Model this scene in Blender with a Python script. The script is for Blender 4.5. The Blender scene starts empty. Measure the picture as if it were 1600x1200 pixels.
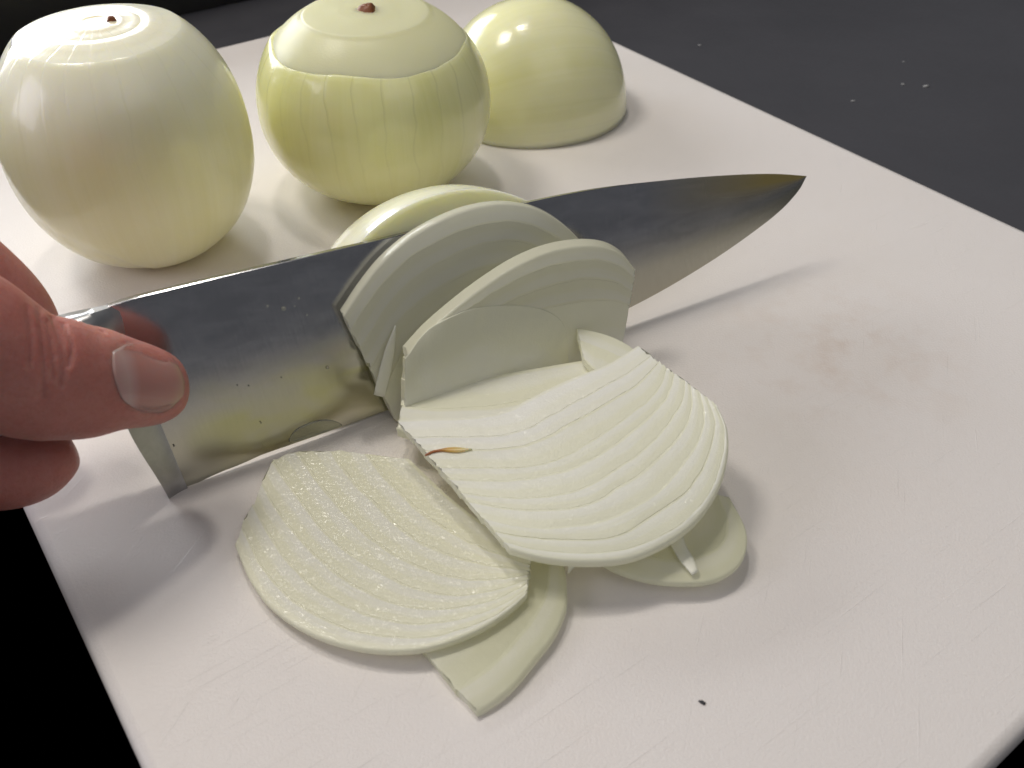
import bpy, bmesh, math, random
import numpy as np
from mathutils import Vector, Matrix
from mathutils.bvhtree import BVHTree

random.seed(4)
rng = np.random.default_rng(7)
S = bpy.context.scene
COL = S.collection

# ------------------------------------------------------------------ camera
F, CAM_H = 1450.0, 0.185                       # focal length in photo pixels, lens height above the board (m)
PITCH = math.atan2(1270.0, F)
CP, SP = math.cos(PITCH), math.sin(PITCH)
CAMPOS = np.array([0.0, 0.0, CAM_H])
cam = bpy.data.cameras.new('camera')
cam.sensor_width = 36.0
cam.lens = 36.0 * F / 1600.0
cam.clip_start, cam.clip_end = 0.01, 50.0
cam.dof.use_dof = True
cam.dof.focus_distance = 0.275
cam.dof.aperture_fstop = cam.lens / 1.5
camo = bpy.data.objects.new('camera', cam)
COL.objects.link(camo)
camo.location = CAMPOS
camo.rotation_euler = (math.pi / 2 - PITCH, 0, 0)
S.camera = camo

# ------------------------------------------------------------------ world, lamps, exposure
W = bpy.data.worlds.new('World'); S.world = W; W.use_nodes = True
W.node_tree.nodes['Background'].inputs[0].default_value = (0.9, 0.93, 1.0, 1)
W.node_tree.nodes['Background'].inputs[1].default_value = 0.13

def area_lamp(name, loc, target, size, watts, colour):
    l = bpy.data.lights.new(name, 'AREA'); l.shape = 'RECTANGLE'
    l.size, l.size_y = size if isinstance(size, tuple) else (size, size)
    l.energy = watts; l.color = colour
    o = bpy.data.objects.new(name, l); COL.objects.link(o); o.location = loc
    d = Vector(target) - Vector(loc)
    o.rotation_euler = d.to_track_quat('-Z', 'Y').to_euler()
    return o
area_lamp('ceiling_lamp', (-0.52, 0.46, 1.05), (0.0, 0.25, 0), 0.26, 4.4, (1.0, 0.94, 0.85))
area_lamp('window_light', (-0.80, 1.10, 0.36), (-0.05, 0.3, 0.03), (0.85, 0.6), 12.0, (0.95, 0.97, 1.0))
area_lamp('hood_lamp', (-0.15, 0.62, 1.15), (-0.02, 0.2, 0), 0.10, 2.6, (1.0, 0.94, 0.86))
area_lamp('side_fill', (-1.0, -0.05, 0.45), (-0.1, 0.17, 0), 0.5, 2.8, (0.90, 0.87, 1.0))  # added low bluish fill, lifts the dark shadow beside the hand
area_lamp('room_light', (0.60, -0.55, 1.35), (0.0, 0.25, 0), 1.0, 2.5, (1.0, 0.96, 0.94))

S.cycles.max_bounces = 32; S.cycles.diffuse_bounces = 24; S.cycles.transmission_bounces = 24
S.view_settings.view_transform = 'Standard'
S.view_settings.look = 'None'
S.view_settings.exposure = 0.08
S.view_settings.gamma = 1.0

# ------------------------------------------------------------------ geometry helpers
def ray(x, y):
    a, b = (x - 800.0) / F, -(y - 600.0) / F
    return np.array([a, CP + b * SP, b * CP - SP])
def at(x, y, z=0.0):
    d = ray(x, y); return CAMPOS + d * (z - CAM_H) / d[2]
def on_plane(x, y, P, n):
    d = ray(x, y); return CAMPOS + d * np.dot(P - CAMPOS, n) / np.dot(d, n)
def unit(v): return v / np.linalg.norm(v)
def smoothstep(a, b, x):
    t = np.clip((x - a) / (b - a), 0, 1); return t * t * (3 - 2 * t)

def resample(pts, N, smooth=True):
    P = np.array(pts, float)
    d = np.r_[0, np.cumsum(np.linalg.norm(np.diff(P, axis=0), axis=1))]
    t = np.linspace(0, d[-1], N)
    if smooth and len(P) > 2:                     # Catmull-Rom through the points
        m = np.zeros_like(P)
        m[1:-1] = (P[2:] - P[:-2]) / (d[2:] - d[:-2])[:, None]
        m[0] = (P[1] - P[0]) / (d[1] - d[0]); m[-1] = (P[-1] - P[-2]) / (d[-1] - d[-2])
        i = np.clip(np.searchsorted(d, t, 'right') - 1, 0, len(P) - 2)
        h = d[i + 1] - d[i]; s = ((t - d[i]) / h)[:, None]; h = h[:, None]
        return ((2*s**3 - 3*s**2 + 1) * P[i] + (s**3 - 2*s**2 + s) * h * m[i]
                + (-2*s**3 + 3*s**2) * P[i+1] + (s**3 - s**2) * h * m[i+1])
    return np.stack([np.interp(t, d, P[:, k]) for k in range(P.shape[1])], 1)

def link_mesh(name, verts, faces, material, parent=None, smooth=True, uv=None, kind=None):
    me = bpy.data.meshes.new(name)
    me.from_pydata([tuple(map(float, v)) for v in verts], [], [tuple(map(int, f)) for f in faces])
    bm = bmesh.new(); bm.from_mesh(me)
    bmesh.ops.recalc_face_normals(bm, faces=bm.faces); bm.to_mesh(me); bm.free()
    if uv is not None:
        l = me.uv_layers.new(name='st')
        idx = np.zeros(len(me.loops), np.int32); me.loops.foreach_get('vertex_index', idx)
        l.data.foreach_set('uv', np.asarray(uv, np.float32)[idx].ravel())
    if smooth: me.polygons.foreach_set('use_smooth', [True] * len(me.polygons))
    me.materials.append(material); me.update()
    o = bpy.data.objects.new(name, me); COL.objects.link(o)
    if parent is not None: o.parent = parent
    if kind: o['kind'] = kind
    return o
def thing(name, label, cat, loc=(0, 0, 0), group=None):
    o = bpy.data.objects.new(name, None); COL.objects.link(o)
    o.location = [float(x) for x in loc]; o.empty_display_size = 0.01
    o['label'] = label; o['category'] = cat
    if group: o['group'] = group
    return o
def tag(o, label, cat, group=None):
    o['label'] = label; o['category'] = cat
    if group: o['group'] = group
    return o
def adopt(child, root):                            # keep world position while parenting
    child.parent = root
    child.matrix_parent_inverse = Matrix.Translation(-Vector(root.location))
def grid_faces(n, m, wrap_m=False, off=0):
    f = []
    for i in range(n - 1):
        for j in range(m if wrap_m else m - 1):
            a, b = off + i*m + j, off + i*m + (j+1) % m
            f.append((a, b, b + m, a + m))
    return f
def vnoise(p, scale, seed=0):                      # smooth value noise, 3-D
    p = np.asarray(p, float) * scale + seed * 17.31
    i = np.floor(p).astype(int); fr = p - i; fr = fr*fr*(3 - 2*fr)
    def hsh(a):
        h = (a[..., 0]*374761393 + a[..., 1]*668265263 + a[..., 2]*2147483647 + seed*974634777) & 0xffffffff
        h = ((h ^ (h >> 13)) * 1274126177) & 0xffffffff
        return ((h ^ (h >> 16)) & 0xffff) / 65535.0
    r = 0
    for dx in (0, 1):
        for dy in (0, 1):
            for dz in (0, 1):
                w = (fr[..., 0] if dx else 1-fr[..., 0]) * (fr[..., 1] if dy else 1-fr[..., 1]) * (fr[..., 2] if dz else 1-fr[..., 2])
                r = r + w * hsh(i + np.array([dx, dy, dz]))
    return r * 2 - 1

# ------------------------------------------------------------------ material helpers
class Mat:
    def __init__(self, name):
        self.m = bpy.data.materials.new(name); self.m.use_nodes = True
        self.t = self.m.node_tree; self.N = self.t.nodes; self.L = self.t.links
        self.b = self.N['Principled BSDF']
    def node(self, ty, **kw):
        n = self.N.new(ty)
        for k, v in kw.items():
            if k.startswith('i_'):
                key = k[2:]; key = int(key) if key.isdigit() else key
                n.inputs[key].default_value = v
            else: setattr(n, k, v)
        return n
    def link(self, a, b): self.L.new(a, b)
    def set(self, **kw):
        for k, v in kw.items(): self.b.inputs[k.replace('_', ' ')].default_value = v
    def coords(self, kind='Object', scale=(1, 1, 1), rot=(0, 0, 0), loc=(0, 0, 0)):
        tc = self.node('ShaderNodeTexCoord')
        mp = self.node('ShaderNodeMapping')
        mp.inputs['Scale'].default_value = scale; mp.inputs['Rotation'].default_value = rot; mp.inputs['Location'].default_value = loc
        self.link(tc.outputs[kind], mp.inputs['Vector']); return mp.outputs[0]
    def noise(self, vec, scale=1, detail=2, rough=.5, dist=0):
        n = self.node('ShaderNodeTexNoise'); n.inputs['Scale'].default_value = scale
        n.inputs['Detail'].default_value = detail; n.inputs['Roughness'].default_value = rough; n.inputs['Distortion'].default_value = dist
        if vec is not None: self.link(vec, n.inputs['Vector'])
        return n.outputs['Fac']
    def ramp(self, fac, stops, interp='LINEAR'):
        r = self.node('ShaderNodeValToRGB'); cr = r.color_ramp; cr.interpolation = interp
        while len(cr.elements) < len(stops): cr.elements.new(0.5)
        for e, (p, c) in zip(cr.elements, stops):
            e.position = p; e.color = (c, c, c, 1) if isinstance(c, (int, float)) else (*c, 1)
        self.link(fac, r.inputs[0]); return r.outputs[0]
    def mix(self, fac, a, b, blend='MIX'):
        n = self.node('ShaderNodeMix', data_type='RGBA', blend_type=blend)
        for s, v in ((n.inputs[0], fac), (n.inputs[6], a), (n.inputs[7], b)):
            if isinstance(v, (int, float)): s.default_value = v
            elif isinstance(v, tuple): s.default_value = (*v, 1)
            else: self.link(v, s)
        return n.outputs[2]
    def math(self, op, a, b=0.0, c=0.0):
        n = self.node('ShaderNodeMath', operation=op)
        for s, v in zip(n.inputs, (a, b, c)):
            if isinstance(v, (int, float)): s.default_value = v
            else: self.link(v, s)
        return n.outputs[0]
    def bump(self, height, strength=.3, dist=.001, prev=None):
        n = self.node('ShaderNodeBump'); n.inputs['Strength'].default_value = strength; n.inputs['Distance'].default_value = dist
        self.link(height, n.inputs['Height'])
        if prev is not None: self.link(prev, n.inputs['Normal'])
        self.link(n.outputs[0], self.b.inputs['Normal']); return n.outputs[0]
    def colour(self, c):
        if isinstance(c, tuple): self.b.inputs['Base Color'].default_value = (*c, 1)
        else: self.link(c, self.b.inputs['Base Color'])
    def sss(self, weight, radius, scale):
        self.b.subsurface_method = 'RANDOM_WALK'
        self.set(Subsurface_Weight=weight, Subsurface_Radius=radius, Subsurface_Scale=scale)

def flesh_material(name, base, tint, glitter=0.0, rough=.34, sss=.0010, weight=.0, thin=.45):
    """wet cut onion flesh: fibres along the layers (st map), fine wet grain"""
    M = Mat(name)
    st = M.coords('UV', (2.0, 6.0, 1))
    fib = M.noise(st, 1.0, 3, .55)
    tc = M.node('ShaderNodeTexCoord'); sx = M.node('ShaderNodeSeparateXYZ'); M.link(tc.outputs['UV'], sx.inputs[0])
    loc = M.math('FRACT', sx.outputs[1])
    blot = M.noise(M.coords('Object'), 90.0, 3, .5)
    f = M.math('ADD', M.math('MULTIPLY', fib, .35), M.math('MULTIPLY', blot, .35))
    f = M.math('ADD', f, M.math('MULTIPLY', M.ramp(loc, [(.02, 1.0), (.14, .0), (.5, .2), (.92, 1.0)]), .62))
    M.colour(M.mix(M.ramp(f, [(.34, 0.0), (.66, 1.0)]), base, tint))
    M.set(Roughness=rough, IOR=1.4, Specular_IOR_Level=.5)
    if weight > 0: M.sss(weight, (1.0, .92, .6), sss)
    grain = M.noise(M.coords('Object'), 1500.0, 2, .6)
    nb = M.bump(fib, .15, .0004)
    nb = M.bump(grain, .25, .0003, nb)
    if glitter:
        nz = M.noise(M.coords('Object', (400, 680, 520), (0, 0, .45)), 1.0, 1.5, .5)
        cb = M.node('ShaderNodeBump'); cb.inputs['Strength'].default_value = max(.75, glitter); cb.inputs['Distance'].default_value = .0013
        M.link(nz, cb.inputs['Height'])
    if thin > 0:                              # thin flesh lets light through
        tr = M.node('ShaderNodeBsdfTranslucent'); tr.inputs['Color'].default_value = (.99, .99, .965, 1)
        ms_ = M.node('ShaderNodeMixShader'); ms_.inputs[0].default_value = thin
        M.link(M.b.outputs[0], ms_.inputs[1]); M.link(tr.outputs[0], ms_.inputs[2])
        if glitter:                                # film of juice: tiny uneven mirrors
            gl = M.node('ShaderNodeBsdfGlossy'); gl.inputs['Roughness'].default_value = .12; M.link(cb.outputs[0], gl.inputs['Normal'])
            mg = M.node('ShaderNodeMixShader'); mg.inputs[0].default_value = .030 * glitter
            M.link(ms_.outputs[0], mg.inputs[1]); M.link(gl.outputs[0], mg.inputs[2]); ms_ = mg
        M.link(ms_.outputs[0], M.N['Material Output'].inputs['Surface'])
    return M.m

m_flesh = flesh_material('onion_flesh', (.98, .98, .91), (.95, .945, .78), glitter=.35, thin=.30)
m_flesh_edge = flesh_material('onion_flesh_rim', (.87, .87, .72), (.82, .82, .62))
m_flesh_wet = flesh_material('onion_flesh_wet', (.975, .97, .89), (.94, .93, .74), glitter=1.0, rough=.3, thin=.32)
m_flesh_up = flesh_material('onion_flesh_upright', (.92, .91, .84), (.88, .87, .75), sss=.0055, weight=1.0)
m_flesh_up_rim = flesh_material('onion_flesh_upright_rim', (.975, .97, .88), (.95, .94, .76), rough=.2, sss=.0026, weight=.0, glitter=.0)
m_flesh_up_rim.node_tree.nodes['Principled BSDF'].inputs['Coat Weight'].default_value = .8
m_flesh_up_rim.node_tree.nodes['Principled BSDF'].inputs['Coat Roughness'].default_value = .1
m_flesh_shade = flesh_material('onion_flesh_shade', (.89, .885, .75), (.84, .84, .62), weight=.0, thin=.5)  # darker flesh: shade from the slices above put into the colour
m_flesh_core = flesh_material('onion_flesh_core', (.985, .985, .95), (.965, .96, .85), glitter=.35, thin=.25)

def outer_material(name, low, high, veins=.5, rough=.24, white_top=None):
    """glossy peeled outside of an onion: meridian veins in the st map (s round the bulb, t up it)"""
    M = Mat(name)
    wob = M.noise(M.coords('UV', (6, 3, 1)), 1.0, 2, .5)
    broad = M.noise(M.coords('UV', (17, .8, 1)), 1.0, 2, .5, .25)
    fine = M.noise(M.coords('UV', (120, 2.0, 1)), 1.0, 2, .6, .1)
    tc = M.node('ShaderNodeTexCoord'); sx = M.node('ShaderNodeSeparateXYZ'); M.link(tc.outputs['UV'], sx.inputs[0])
    fr = M.math('FRACT', M.math('ADD', M.math('MULTIPLY', sx.outputs[0], 26.0), M.math('MULTIPLY', wob, 1.2)))
    line = M.ramp(fr, [(.0, 1.0), (.10, 0.0), (.94, 0.0)])
    fade = M.math('MULTIPLY', M.ramp(sx.outputs[1], [(.25, 0.0), (.7, 1.0)]), M.ramp(broad, [(.35, .25), (.6, 1.0)]))
    line = M.math('MULTIPLY', line, fade)
    g = M.math('ADD', M.math('MULTIPLY', broad, .7), M.math('MULTIPLY', fine, .3))
    col = M.mix(M.ramp(g, [(.32, 0.0), (.68, 1.0)]), low, high)
    if white_top: col = M.mix(M.ramp(sx.outputs[1], [(.52, 0.0), (.70, 1.0)]), col, white_top)
    if white_top: col = M.mix(M.math('MULTIPLY', M.ramp(sx.outputs[1], [(.80, 0.0), (.93, .45), (.97, 1.0)]), M.ramp(wob, [(.3, .5), (.65, 1.0)])), col, (.80, .70, .44))
    col = M.mix(M.math('MULTIPLY', line, veins), col, tuple(c * .62 for c in low))
    M.colour(col)
    M.set(Roughness=rough, IOR=1.42, Coat_Weight=.4, Coat_Roughness=.10)
    M.sss(1.0, (1.0, .93, .55), .006)
    nb = M.bump(M.math('SUBTRACT', M.math('MULTIPLY', fine, .5), line), .25, .0005)
    M.bump(M.noise(M.coords('Object'), 160.0, 3, .5), .12, .0012, nb)
    return M.m
m_outer_pale = outer_material('onion_outside_pale', (.80, .765, .44), (.86, .83, .57), .12, .28, (.89, .875, .70))
m_outer_green = outer_material('onion_outside_green', (.78, .78, .37), (.85, .845, .51), .38, .22)
m_outer_half = outer_material('onion_outside_half', (.81, .80, .45), (.87, .86, .59), .35, .2)
m_top_flesh = flesh_material('onion_top_flesh', (.88, .87, .72), (.84, .83, .62), rough=.28, sss=.008, weight=1.0)

m_outer_cut = outer_material('onion_outside_cut', (.86, .86, .60), (.90, .90, .73), .2, .18)
m_top_pale = flesh_material('onion_top_pale', (.88, .87, .74), (.86, .84, .66), rough=.28, sss=.008, weight=1.0)

def plain(name, col, rough=.5, metallic=0.0, **kw):
    M = Mat(name); M.colour(col); M.set(Roughness=rough, Metallic=metallic, **kw); return M.m
M = Mat('onion_root_brown')
M.colour(M.mix(M.noise(M.coords('Object'), 400, 3), (.30, .09, .015), (.10, .03, .008))); M.set(Roughness=.45)
M.bump(M.noise(M.coords('Object'), 700, 3), .6, .001); m_root = M.m
M = Mat('onion_root_amber')
tc = M.node('ShaderNodeTexCoord'); sx = M.node('ShaderNodeSeparateXYZ'); M.link(tc.outputs['UV'], sx.inputs[0])
M.colour(M.ramp(sx.outputs[0], [(.0, (.30, .10, .03)), (.32, (.38, .15, .04)), (.5, (.62, .38, .09)), (.8, (.74, .58, .26)), (1.0, (.86, .82, .62))])); M.set(Roughness=.35)
M.sss(.5, (1, .5, .2), .002); m_amber = M.m

# board plastic
M = Mat('white_board_plastic')
oc = M.coords('Object')
stain = M.ramp(M.noise(oc, 14.0, 4, .6), [(.50, 0.0), (.78, 1.0)])
tc = M.node('ShaderNodeTexCoord'); vd = M.node('ShaderNodeVectorMath', operation='DISTANCE')
M.link(tc.outputs['Object'], vd.inputs[0]); sp = at(1310, 545); vd.inputs[1].default_value = tuple(sp)
nearby = M.ramp(vd.outputs['Value'], [(.004, 1.0), (.05, 0.0)])
blotch = M.ramp(M.noise(oc, 75.0, 4, .62), [(.46, 0.0), (.72, 1.0)])
c1 = M.mix(M.math('MULTIPLY', stain, .22), (.79, .748, .718), (.76, .67, .58))
c1 = M.mix(M.math('MULTIPLY', M.math('MULTIPLY', nearby, blotch), .42), c1, (.62, .48, .38))
M.colour(c1)
M.set(Roughness=.42, IOR=1.5, Specular_IOR_Level=.45)
M.sss(.35, (1, .95, .9), .004)
def turned(angle, scale):
    mp = M.node('ShaderNodeMapping'); mp.inputs['Scale'].default_value = scale
    M.link(M.coords('Object', rot=(0, 0, angle)), mp.inputs['Vector']); return mp.outputs[0]
h1 = M.noise(turned(-.62, (22, 1500, 1)), 1.0, 2, .5, .4)
h2 = M.noise(turned(-1.25, (30, 1700, 1)), 1.0, 2, .5, .4)
h3 = M.noise(oc, 1400.0, 3, .6)
scr = M.math('ADD', M.ramp(h1, [(.66, 0.0), (.75, 1.0)]), M.ramp(h2, [(.68, 0.0), (.77, 1.0)]))
nb = M.bump(h3, .30, .0004)
M.bump(scr, .35, .0003, nb)
m_board = M.m

# counter
M = Mat('dark_counter_laminate')
oc = M.coords('Object')
n1 = M.noise(oc, 9.0, 4, .6); n2 = M.noise(oc, 900.0, 2, .6)
M.colour(M.mix(M.math('ADD', M.math('MULTIPLY', n1, .7), M.math('MULTIPLY', n2, .3)), (.036, .036, .041), (.076, .076, .086)))
M.link(M.ramp(M.noise(oc, 30.0, 4, .6), [(.3, .34), (.7, .50)]), M.b.inputs['Roughness'])
M.bump(n2, .1, .0003); m_counter = M.m
m_floor = plain('dark_floor_tile', (.012, .012, .013), .6)
m_upstand = plain('black_upstand', (.012, .012, .013), .4)
m_crumb = plain('pale_crumb', (.33, .33, .33), .6)
m_speck = plain('dark_speck', (.03, .03, .035), .6)

# steel
def steel(name, col, rough, aniso=.0, tint=False):
    M = Mat(name)
    M.set(Metallic=1.0, Roughness=rough, Anisotropic=aniso)
    br = M.noise(M.coords('UV', (420, 6, 1)), 1.0, 2, .5)
    smear = M.noise(M.coords('UV', (14, 9, 1)), 1.0, 4, .6, .6)
    c = M.mix(M.ramp(smear, [(.35, 0.0), (.65, 1.0)]), tuple(x * .86 for x in col), col)
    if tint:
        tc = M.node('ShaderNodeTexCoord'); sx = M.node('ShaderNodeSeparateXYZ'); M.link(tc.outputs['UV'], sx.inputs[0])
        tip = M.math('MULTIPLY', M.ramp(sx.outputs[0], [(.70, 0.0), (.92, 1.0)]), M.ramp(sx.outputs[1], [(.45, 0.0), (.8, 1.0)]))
        c = M.mix(M.math('MULTIPLY', tip, .85), c, (.40, .31, .07))  # yellowish reflection near the tip, painted into the steel colour
        c = M.mix(M.ramp(sx.outputs[1], [(.25, .8), (.6, 0.0)]), c, (.50, .48, .37))  # lower half: reflection of the board and juice stain, both painted as tint
        juice = M.math('MULTIPLY', M.ramp(sx.outputs[0], [(.02, 0.0), (.07, 1.0), (.36, 1.0), (.46, 0.0)]), M.ramp(sx.outputs[1], [(.05, .5), (.25, 1.0), (.55, 0.0)]))
        sm2 = M.ramp(M.noise(M.coords('UV', (9, 5, 1), loc=(3, 1, 0)), 1.0, 3, .5, .8), [(.38, 0.0), (.60, 1.0)])
        c = M.mix(M.math('MULTIPLY', M.math('MULTIPLY', juice, sm2), .75), c, (.49, .48, .27))
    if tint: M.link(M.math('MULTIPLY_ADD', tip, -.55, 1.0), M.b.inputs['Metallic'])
    M.colour(c)
    M.link(M.math('ADD', M.math('MULTIPLY', br, .07), M.math('MULTIPLY_ADD', smear, .08, rough - .07)), M.b.inputs['Roughness'])
    M.bump(br, .05, .0002)
    return M.m
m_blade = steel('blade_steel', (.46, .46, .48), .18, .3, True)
m_bolster = steel('bolster_steel', (.46, .46, .46), .30)
m_handle = steel('handle_steel', (.70, .70, .76), .34)
M = Mat('onion_juice'); M.colour((.93, .94, .82)); M.set(Roughness=.06, Transmission_Weight=.85, IOR=1.34); m_juice = M.m

# skin
M = Mat('skin')
oc = M.coords('Object')
n1 = M.noise(oc, 60.0, 4, .6); n2 = M.noise(oc, 900.0, 3, .6)
c = M.mix(M.ramp(n1, [(.32, 0.0), (.68, 1.0)]), (.47, .178, .152), (.58, .27, .228))
c = M.mix(M.math('MULTIPLY', M.ramp(n2, [(.45, 0.0), (.7, 1.0)]), .25), c, (.40, .13, .10))
M.colour(c); M.set(Roughness=.46, IOR=1.4, Specular_IOR_Level=.4)
M.sss(1.0, (1.0, .35, .2), .0035)
vor = M.node('ShaderNodeTexVoronoi', feature='DISTANCE_TO_EDGE'); vor.inputs['Scale'].default_value = 900.0
M.link(M.coords('Object', (1, 1, 1)), vor.inputs['Vector'])
nb = M.bump(vor.outputs['Distance'], .25, .0005)
M.bump(n2, .25, .0005, nb); m_skin = M.m
M = Mat('thumbnail_plate')
tc = M.node('ShaderNodeTexCoord'); sx = M.node('ShaderNodeSeparateXYZ'); M.link(tc.outputs['UV'], sx.inputs[0])
bow = M.math('SUBTRACT', sx.outputs[0], M.math('MULTIPLY', M.math('POWER', M.math('SUBTRACT', sx.outputs[1], .5), 2.0), -.5))
cc = M.ramp(bow, [(.0, (.58, .32, .29)), (.20, (.62, .38, .35)), (.36, (.55, .25, .215)), (.82, (.57, .275, .235)), (.95, (.60, .32, .24)), (1.0, (.60, .33, .24))])
M.colour(cc); M.set(Roughness=.26, Coat_Weight=.25, Coat_Roughness=.2); M.sss(.7, (1, .4, .25), .002)
M.bump(M.noise(M.coords('UV', (3, 60, 1)), 1.0, 2), .08, .0005); m_nail = M.m

# ------------------------------------------------------------------ setting: counter, floor
AX = unit(np.array([-1429.0 / F, CP + 1270.0 / F * SP, 0])); BX = np.array([AX[1], -AX[0], 0])   # along / across the board
BOARD_T = 0.012
def box(name, x0, x1, y0, y1, z0, z1, mat, parent=None, bev=0.0, rot=None):
    bm = bmesh.new(); bmesh.ops.create_cube(bm, size=1)
    bmesh.ops.scale(bm, vec=(x1 - x0, y1 - y0, z1 - z0), verts=bm.verts)
    bmesh.ops.translate(bm, vec=((x0 + x1)/2, (y0 + y1)/2, (z0 + z1)/2), verts=bm.verts)
    if bev: bmesh.ops.bevel(bm, geom=bm.edges[:], offset=bev, segments=3, profile=.5, affect='EDGES')
    if rot is not None: bmesh.ops.transform(bm, matrix=rot, verts=bm.verts)
    me = bpy.data.meshes.new(name); bm.to_mesh(me); bm.free(); me.materials.append(mat)
    o = bpy.data.objects.new(name, me); COL.objects.link(o)
    if parent is not None: o.parent = parent
    return o
far = at(300, 20, -BOARD_T); ang = math.atan2(BX[1], BX[0])
# counter slab: front edge runs beneath the overhanging board
fe = 0.225
far2 = far + BX * 1.6; far0 = far - BX * 1.2
cv = [(-1.4, fe), (1.3, fe), (1.3, float((far + BX * (1.3 - far[0]) / BX[0])[1])), (-1.0, float((far + BX * (-1.0 - far[0]) / BX[0])[1])), (-1.4, .3)]
n = len(cv); zt, zb = -BOARD_T, -BOARD_T - .04
o = link_mesh('countertop', [(x, y, zt) for x, y in cv] + [(x, y, zb) for x, y in cv],
              [tuple(range(n)), tuple(range(2*n - 1, n - 1, -1))] + [(i, (i+1) % n, n + (i+1) % n, n + i) for i in range(n)], m_counter, smooth=False, kind='structure')
R = Matrix.Translation(Vector(far)) @ Matrix.Rotation(ang, 4, 'Z')
u = box('wall', -1.2, 1.9, .001, .03, -.04, .10, m_upstand, rot=R); u['kind'] = 'structure'
fl = box('floor', -2.5, 2.5, -2.5, 3.0, -.95, -.92, m_floor); fl['kind'] = 'structure'

# ------------------------------------------------------------------ cutting board
pl, pr, pbk, pf = at(37, 797), at(932, 50), at(375, 65), at(1570, 1176)
b0, b1, a1, a0 = pl @ BX, pr @ BX, pbk @ AX, pf @ AX
def rounded_rect(a0, a1, b0, b1, r, k=10):
    pts = []
    for (ca, cb, st) in ((a1 - r, b1 - r, 0), (a0 + r, b1 - r, 90), (a0 + r, b0 + r, 180), (a1 - r, b0 + r, 270)):
        for i in range(k + 1):
            t = math.radians(st + 90 * i / k)
            pts.append((ca + r * math.cos(t), cb + (r * math.sin(t))))
    return pts
bm = bmesh.new()
prof = [(-.0030, 0.0), (-.0012, -.0004), (-.0003, -.0014), (0, -.003), (0, -.009), (-.0004, -.0108), (-.0013, -.0117), (-.0025, -.012)]
verts, faces = [], []
for ins, z in prof:
    for a, b in rounded_rect(a0 - ins*0 + (-ins), a1 + ins, b0 - ins, b1 + ins, .018 + ins):
        p = AX * a + BX * b; verts.append((p[0], p[1], z))
k = len(verts) // len(prof)
faces = grid_faces(len(prof), k, True) + [tuple(range(k)), tuple(range(len(verts) - 1, len(verts) - k - 1, -1))]
bo = link_mesh('cutting_board', verts, faces, m_board)
for p in bo.data.polygons:
    if len(p.vertices) > 4: p.use_smooth = False
bm.free()
tag(bo, 'large white plastic cutting board with rounded corners on the dark counter', 'cutting board')

# ------------------------------------------------------------------ chef knife
KP = at(410, 717, 0.0)
KU = unit(at(985, 480, .006) - KP)                      # heel -> tip
_h = unit(np.array([KU[1], -KU[0], 0])); _up = np.cross(_h, KU); _up = _up * np.sign(_up[2])
_t = math.radians(17)
KN = _h * math.cos(_t) + _up * math.sin(_t)             # blade face normal, towards the lens
KV = _up * math.cos(_t) - _h * math.sin(_t)             # edge -> spine
def kuv(px, py, off=0.0):
    X = on_plane(px, py, KP + KN * off, KN) - KP; return np.array([X @ KU, X @ KV])
def K(u, v, w=0.0): return KP + KU * u + KV * v + KN * w
spine_px = [(205, 464), (300, 441), (420, 413), (520, 390), (640, 362), (740, 336), (830, 314), (930, 295), (1050, 281), (1120, 275), (1180, 272), (1220, 272), (1260, 275)]
edge_px = [(289, 762), (302, 757), (318, 750), (338, 740), (379, 724), (406, 711.5), (447, 697), (502, 678), (585, 648), (700, 604), (800, 562), (900, 519), (985, 480), (1050, 445), (1120, 402), (1180, 360), (1220, 328), (1248, 297), (1260, 275)]
sp = np.array([kuv(*q) for q in spine_px]); ed = np.array([kuv(*q) for q in edge_px])
sp_s, ed_s = resample(sp, 160), resample(ed, 160)
U0, U1 = ed[0][0], sp[-1][0]
us = np.r_[np.linspace(U0, U1 - .012, 60), U1 - .012 * np.linspace(1, 0, 26)[1:] ** 1.6]
KNIFE = thing('chef_knife', 'long steel chef knife with wet blade slicing through the onion half', 'knife', K(.03, 0))
verts, uv = [], []
nv = 15
for uu in us:
    v1 = np.interp(uu, sp_s[:, 0], sp_s[:, 1]); v0 = min(np.interp(uu, ed_s[:, 0], ed_s[:, 1]), v1)
    hh = max(v1 - v0, 1e-5); full = .052
    taper = 1 - .45 * smoothstep(.0, 1, (uu - U0) / (U1 - U0))
    ring = []
    for j in range(nv):
        f = j / (nv - 1); v = v0 + hh * f
        # slightly hollow flat grind, thickness set by the height above the edge
        w = .00012 + .00125 * taper * min(1.0, (v - v0) / full) ** .85 * (hh / full) ** .3
        ring.append((v, w, f))
    front = [(v, w, f) for v, w, f in ring]; back = [(v, -w, f) for v, w, f in ring[::-1]]
    # crown of the spine
    vt, wt, _ = ring[-1]
    seq = front[:-1] + [(vt - .0002, wt, .98), (vt, wt * .8, 1), (vt, -wt * .8, 1), (vt - .0002, -wt, .98)] + back[1:]
    for v, w, f in seq:
        verts.append(K(uu, v, w)); uv.append(((uu - U0) / (U1 - U0), f))
m = len(verts) // len(us)
faces = grid_faces(len(us), m, True) + [tuple(range(m))[::-1], tuple(range(len(verts) - m, len(verts)))]
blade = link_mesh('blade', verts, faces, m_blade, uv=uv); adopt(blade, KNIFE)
def sharp_by_angle(o, deg=35):
    me = o.data; bm = bmesh.new(); bm.from_mesh(me)
    for e in bm.edges:
        if len(e.link_faces) == 2 and e.calc_face_angle(0) > math.radians(deg): e.smooth = False
    bm.to_mesh(me); bm.free()
sharp_by_angle(blade)
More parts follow.
